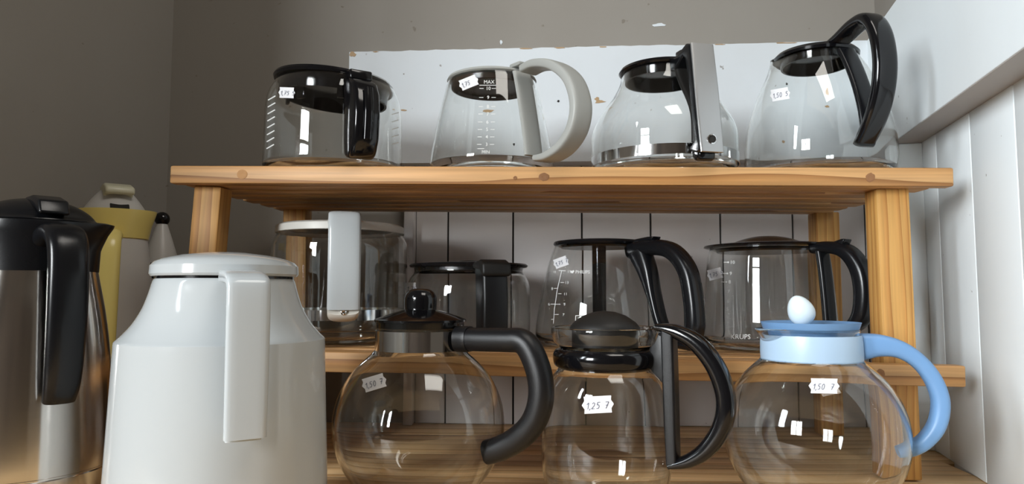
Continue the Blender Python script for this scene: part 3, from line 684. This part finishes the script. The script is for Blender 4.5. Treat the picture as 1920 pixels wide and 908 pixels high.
# --- front row: ball teapot with light blue collar and handle
p = Pot('glass_teapot', 'ball-shaped glass teapot with light blue collar, handle and egg-shaped white knob', 'teapot', 1522, 720, .660, 0, G3)
p.glass(ball(811, 162, 85, 618), k=2, base_r=.045, spout=(rad(190), .011, p.z(650), .42))
p.lat('collar', [(85.6, 627), (87.8, 627), (89.5, 640), (90, 660), (89.5, 675), (86.2, 675), (85.6, 627)], 'paleblue', smooth=False)
lid = p.lat('lid', [(0, 614), (40, 613), (70, 609), (88, 604), (84, 616), (80, 621), (76, 622), (74, 632), (70, 632), (70, 622), (0, 620)], 'blue', smooth=False)
kc = at(1501, 582, p.Y); V, Fc = lathe([(.0 if i in (0, 14) else 24 * p.s * math.sin(PI * i / 14) * (1 + .18 * math.cos(PI * i / 14)), -29 * p.s * math.cos(PI * i / 14)) for i in range(15)], 0, 0, 36)
R = Matrix.Rotation(rad(-22), 3, 'Y')
p.add('lid_knob', ([R @ Vector(v) + kc for v in V], Fc), 'egg', lid)
ph = rad(-14)
h = p.handle('handle', ph, [(1588, 650, 20, 24), (1615, 650, 20, 24), (1648, 648, 19, 20), (1685, 655, 19, 16), (1720, 676, 19, 14), (1748, 710, 19, 14), (1763, 752, 19, 14), (1757, 795, 19, 14), (1735, 826, 19, 13), (1708, 842, 19, 12), (1684, 848, 17, 9)], 'blue', 3, k=5, n=24)
p.sticker(1545, 724, 58, 28, rad(-1), '1,50 7')

# --- white thermos jug in front on the left
p = Pot('thermos_jug', 'glossy white thermos jug with domed lid and straight strap handle', 'thermos', 419, 700, .560, 0, G3)
P = [(122, 524), (125, 530), (131, 552), (140, 578), (154, 604), (170, 624), (181, 635)]
Q = list(reversed(p.prof(P, 4))); z0 = .0006
body = [(0, z0), (.078, z0), (.0835, z0 + .003), (.0845, z0 + .01), (192 * p.s, p.z(900)), (187 * p.s, p.z(760)), (183 * p.s, p.z(645)), (182.5 * p.s, p.z(637))] + Q + [(0, p.z(524))]
p.tab = [(z, r) for r, z in body[1:-1]]
p.add('body', lathe(body, p.cx, p.cy, 96), 'white', smooth=28)
lid = p.lat('lid', [(0, 474), (40, 475), (80, 480), (110, 487), (124, 493), (130, 500), (131, 515), (128, 519), (120, 520), (0, 520)], 'white', smooth=False, sm=30)
p.lat('gasket', [(0, 519), (122, 519), (122, 525), (0, 525)], 'black', smooth=False)
ph = rad(-56)
h = p.handle('handle', ph, [(.052, 518, 27, 10), (.078, 520, 28, 10), (.096, 528, 29, 9), (.1005, 548, 29, 9), (.1015, 640, 29, 9), (.1015, 740, 28.5, 9), (.1010, 822, 28, 9)], 'white', 5, plane_px=False)
p.handle('handle_inner_shell', ph, [(.093, 560, 25, 7), (.0945, 640, 25, 7), (.0945, 740, 25, 7), (.094, 826, 24, 7)], 'white', 5, plane_px=False)
# --- brushed steel thermos at the left edge
p = Pot('thermos_jug', 'brushed steel thermos jug with black lid and long black handle at left edge', 'thermos', 56, 640, .615, 0, G3)
P = [(106, 508), (110, 530), (120, 580), (130, 650), (137, 730), (141, 800), (143, 850), (143, 872)]
Q = list(reversed(p.prof(P, 4)))
body = [(0, z0), (.058, z0), (.0635, z0 + .003), (.0650, z0 + .008), (143.5 * p.s, p.z(878)), (141.6 * p.s, p.z(876)), (141.6 * p.s, p.z(873.5))] + Q + [(0, p.z(508))]
p.tab = [(z, r) for r, z in body[1:-1]]
p.add('body', lathe(body, p.cx, p.cy, 96), 'steel', smooth=28)
V, Fc = lathe(list(reversed(p.prof([(0, 418), (100, 418), (113, 421), (114, 426), (112, 440), (108, 470), (107, 510), (100, 511), (0, 511)], 2, False))), p.cx, p.cy, 72, (rad(15), .012, p.z(480), .3))
p.add('collar', (V, Fc), 'satin')
lid = p.lat('lid', [(0, 374), (30, 376), (60, 384), (85, 398), (98, 412), (100, 420), (0, 420)], 'satin')
ph = rad(-38)
p.slab('thumb_lever', ph, [(.010, 372), (.030, 368), (.050, 376), (.056, 400), (.052, 404), (.040, 392), (.010, 390)], 24, 'satin', .003, lid)
h = p.handle('handle', ph, [(.048, 448, 30, 18), (.070, 436, 31, 16), (.088, 446, 31, 16), (.096, 480, 30, 16), (.099, 560, 30, 15), (.098, 650, 29, 14), (.094, 720, 27, 13), (.088, 752, 24, 10)], 'satin', 3, plane_px=False)
# --- yellow and off-white thermos behind
p = Pot('thermos_jug', 'off-white thermos jug with yellow collar and yellow handle, between the steel and white jugs', 'thermos', 207, 600, .88, 0)
P = [(55, 440), (60, 470), (66, 520), (71, 580), (74, 650), (76, 760), (76, 830)]
Q = list(reversed(p.prof(P, 4)))
body = [(0, z0), (.046, z0), (.051, z0 + .002), (.0525, z0 + .005), (.0525, z0 + .008), (.051, z0 + .009)] + Q + [(0, p.z(440))]
p.tab = [(z, r) for r, z in body[1:-1]]
p.add('body', lathe(body, p.cx, p.cy, 72), 'thermos', smooth=28)
V, Fc = lathe(list(reversed(p.prof([(0, 404), (58, 404), (63, 398), (66, 397), (66, 402), (62, 425), (59, 448), (56, 450), (0, 450)], 2, False))), p.cx, p.cy, 72, (rad(5), .006, p.z(445), .5))
p.add('collar', (V, Fc), 'yellow')
lid = p.lat('lid', [(0, 352), (14, 353), (26, 360), (44, 382), (56, 402), (56, 406), (0, 406)], 'thermos')
ph = rad(-48)
p.slab('flip_spout', ph, [(-.012, 352), (.014, 345), (.034, 350), (.036, 362), (.030, 366), (.022, 362), (.018, 384), (.012, 388), (-.008, 378)], 34, 'cream', .004, lid)
p.slab('spout_slot', ph, [(.024, 378), (.034, 384), (.038, 394), (.026, 394)], 22, 'dark', .001, lid)
ph = rad(-62)
p.handle('handle', ph, [(.040, 442, 28, 16), (.060, 440, 29, 16), (.074, 456, 30, 16), (.079, 500, 30, 16), (.080, 570, 29, 15), (.076, 640, 27, 14), (.068, 690, 24, 12), (.050, 705, 20, 10)], 'yellow', 2.4, plane_px=False)
# --- white cone with black ball
p = Pot('cone_bottle', 'white cone-shaped bottle with black ball stopper and black band by the wall', 'bottle', 302, 470, .99, 0)
body = [(0, z0), (.040, z0), (.042, z0 + .003), (.0415, z0 + .02), (40 * p.s, p.z(620)), (35 * p.s, p.z(522)), (32 * p.s, p.z(493)), (19 * p.s, p.z(450)), (9 * p.s, p.z(420)), (0, p.z(419))]
p.tab = [(z, r) for r, z in body[1:-1]]
p.add('body', lathe(body, p.cx, p.cy, 56), 'thermos')
p.lat('band', [(32.2, 494), (33.2, 494), (36.4, 522), (35.2, 522), (32.2, 494)], 'black', smooth=False)
c = at(302, 411, p.Y)
p.add('stopper', lathe([(13.5 * p.s * math.sin(PI * i / 12) if 0 < i < 12 else 0, c.z - 13.5 * p.s * math.cos(PI * i / 12)) for i in range(13)], p.cx, p.cy, 32), 'black')
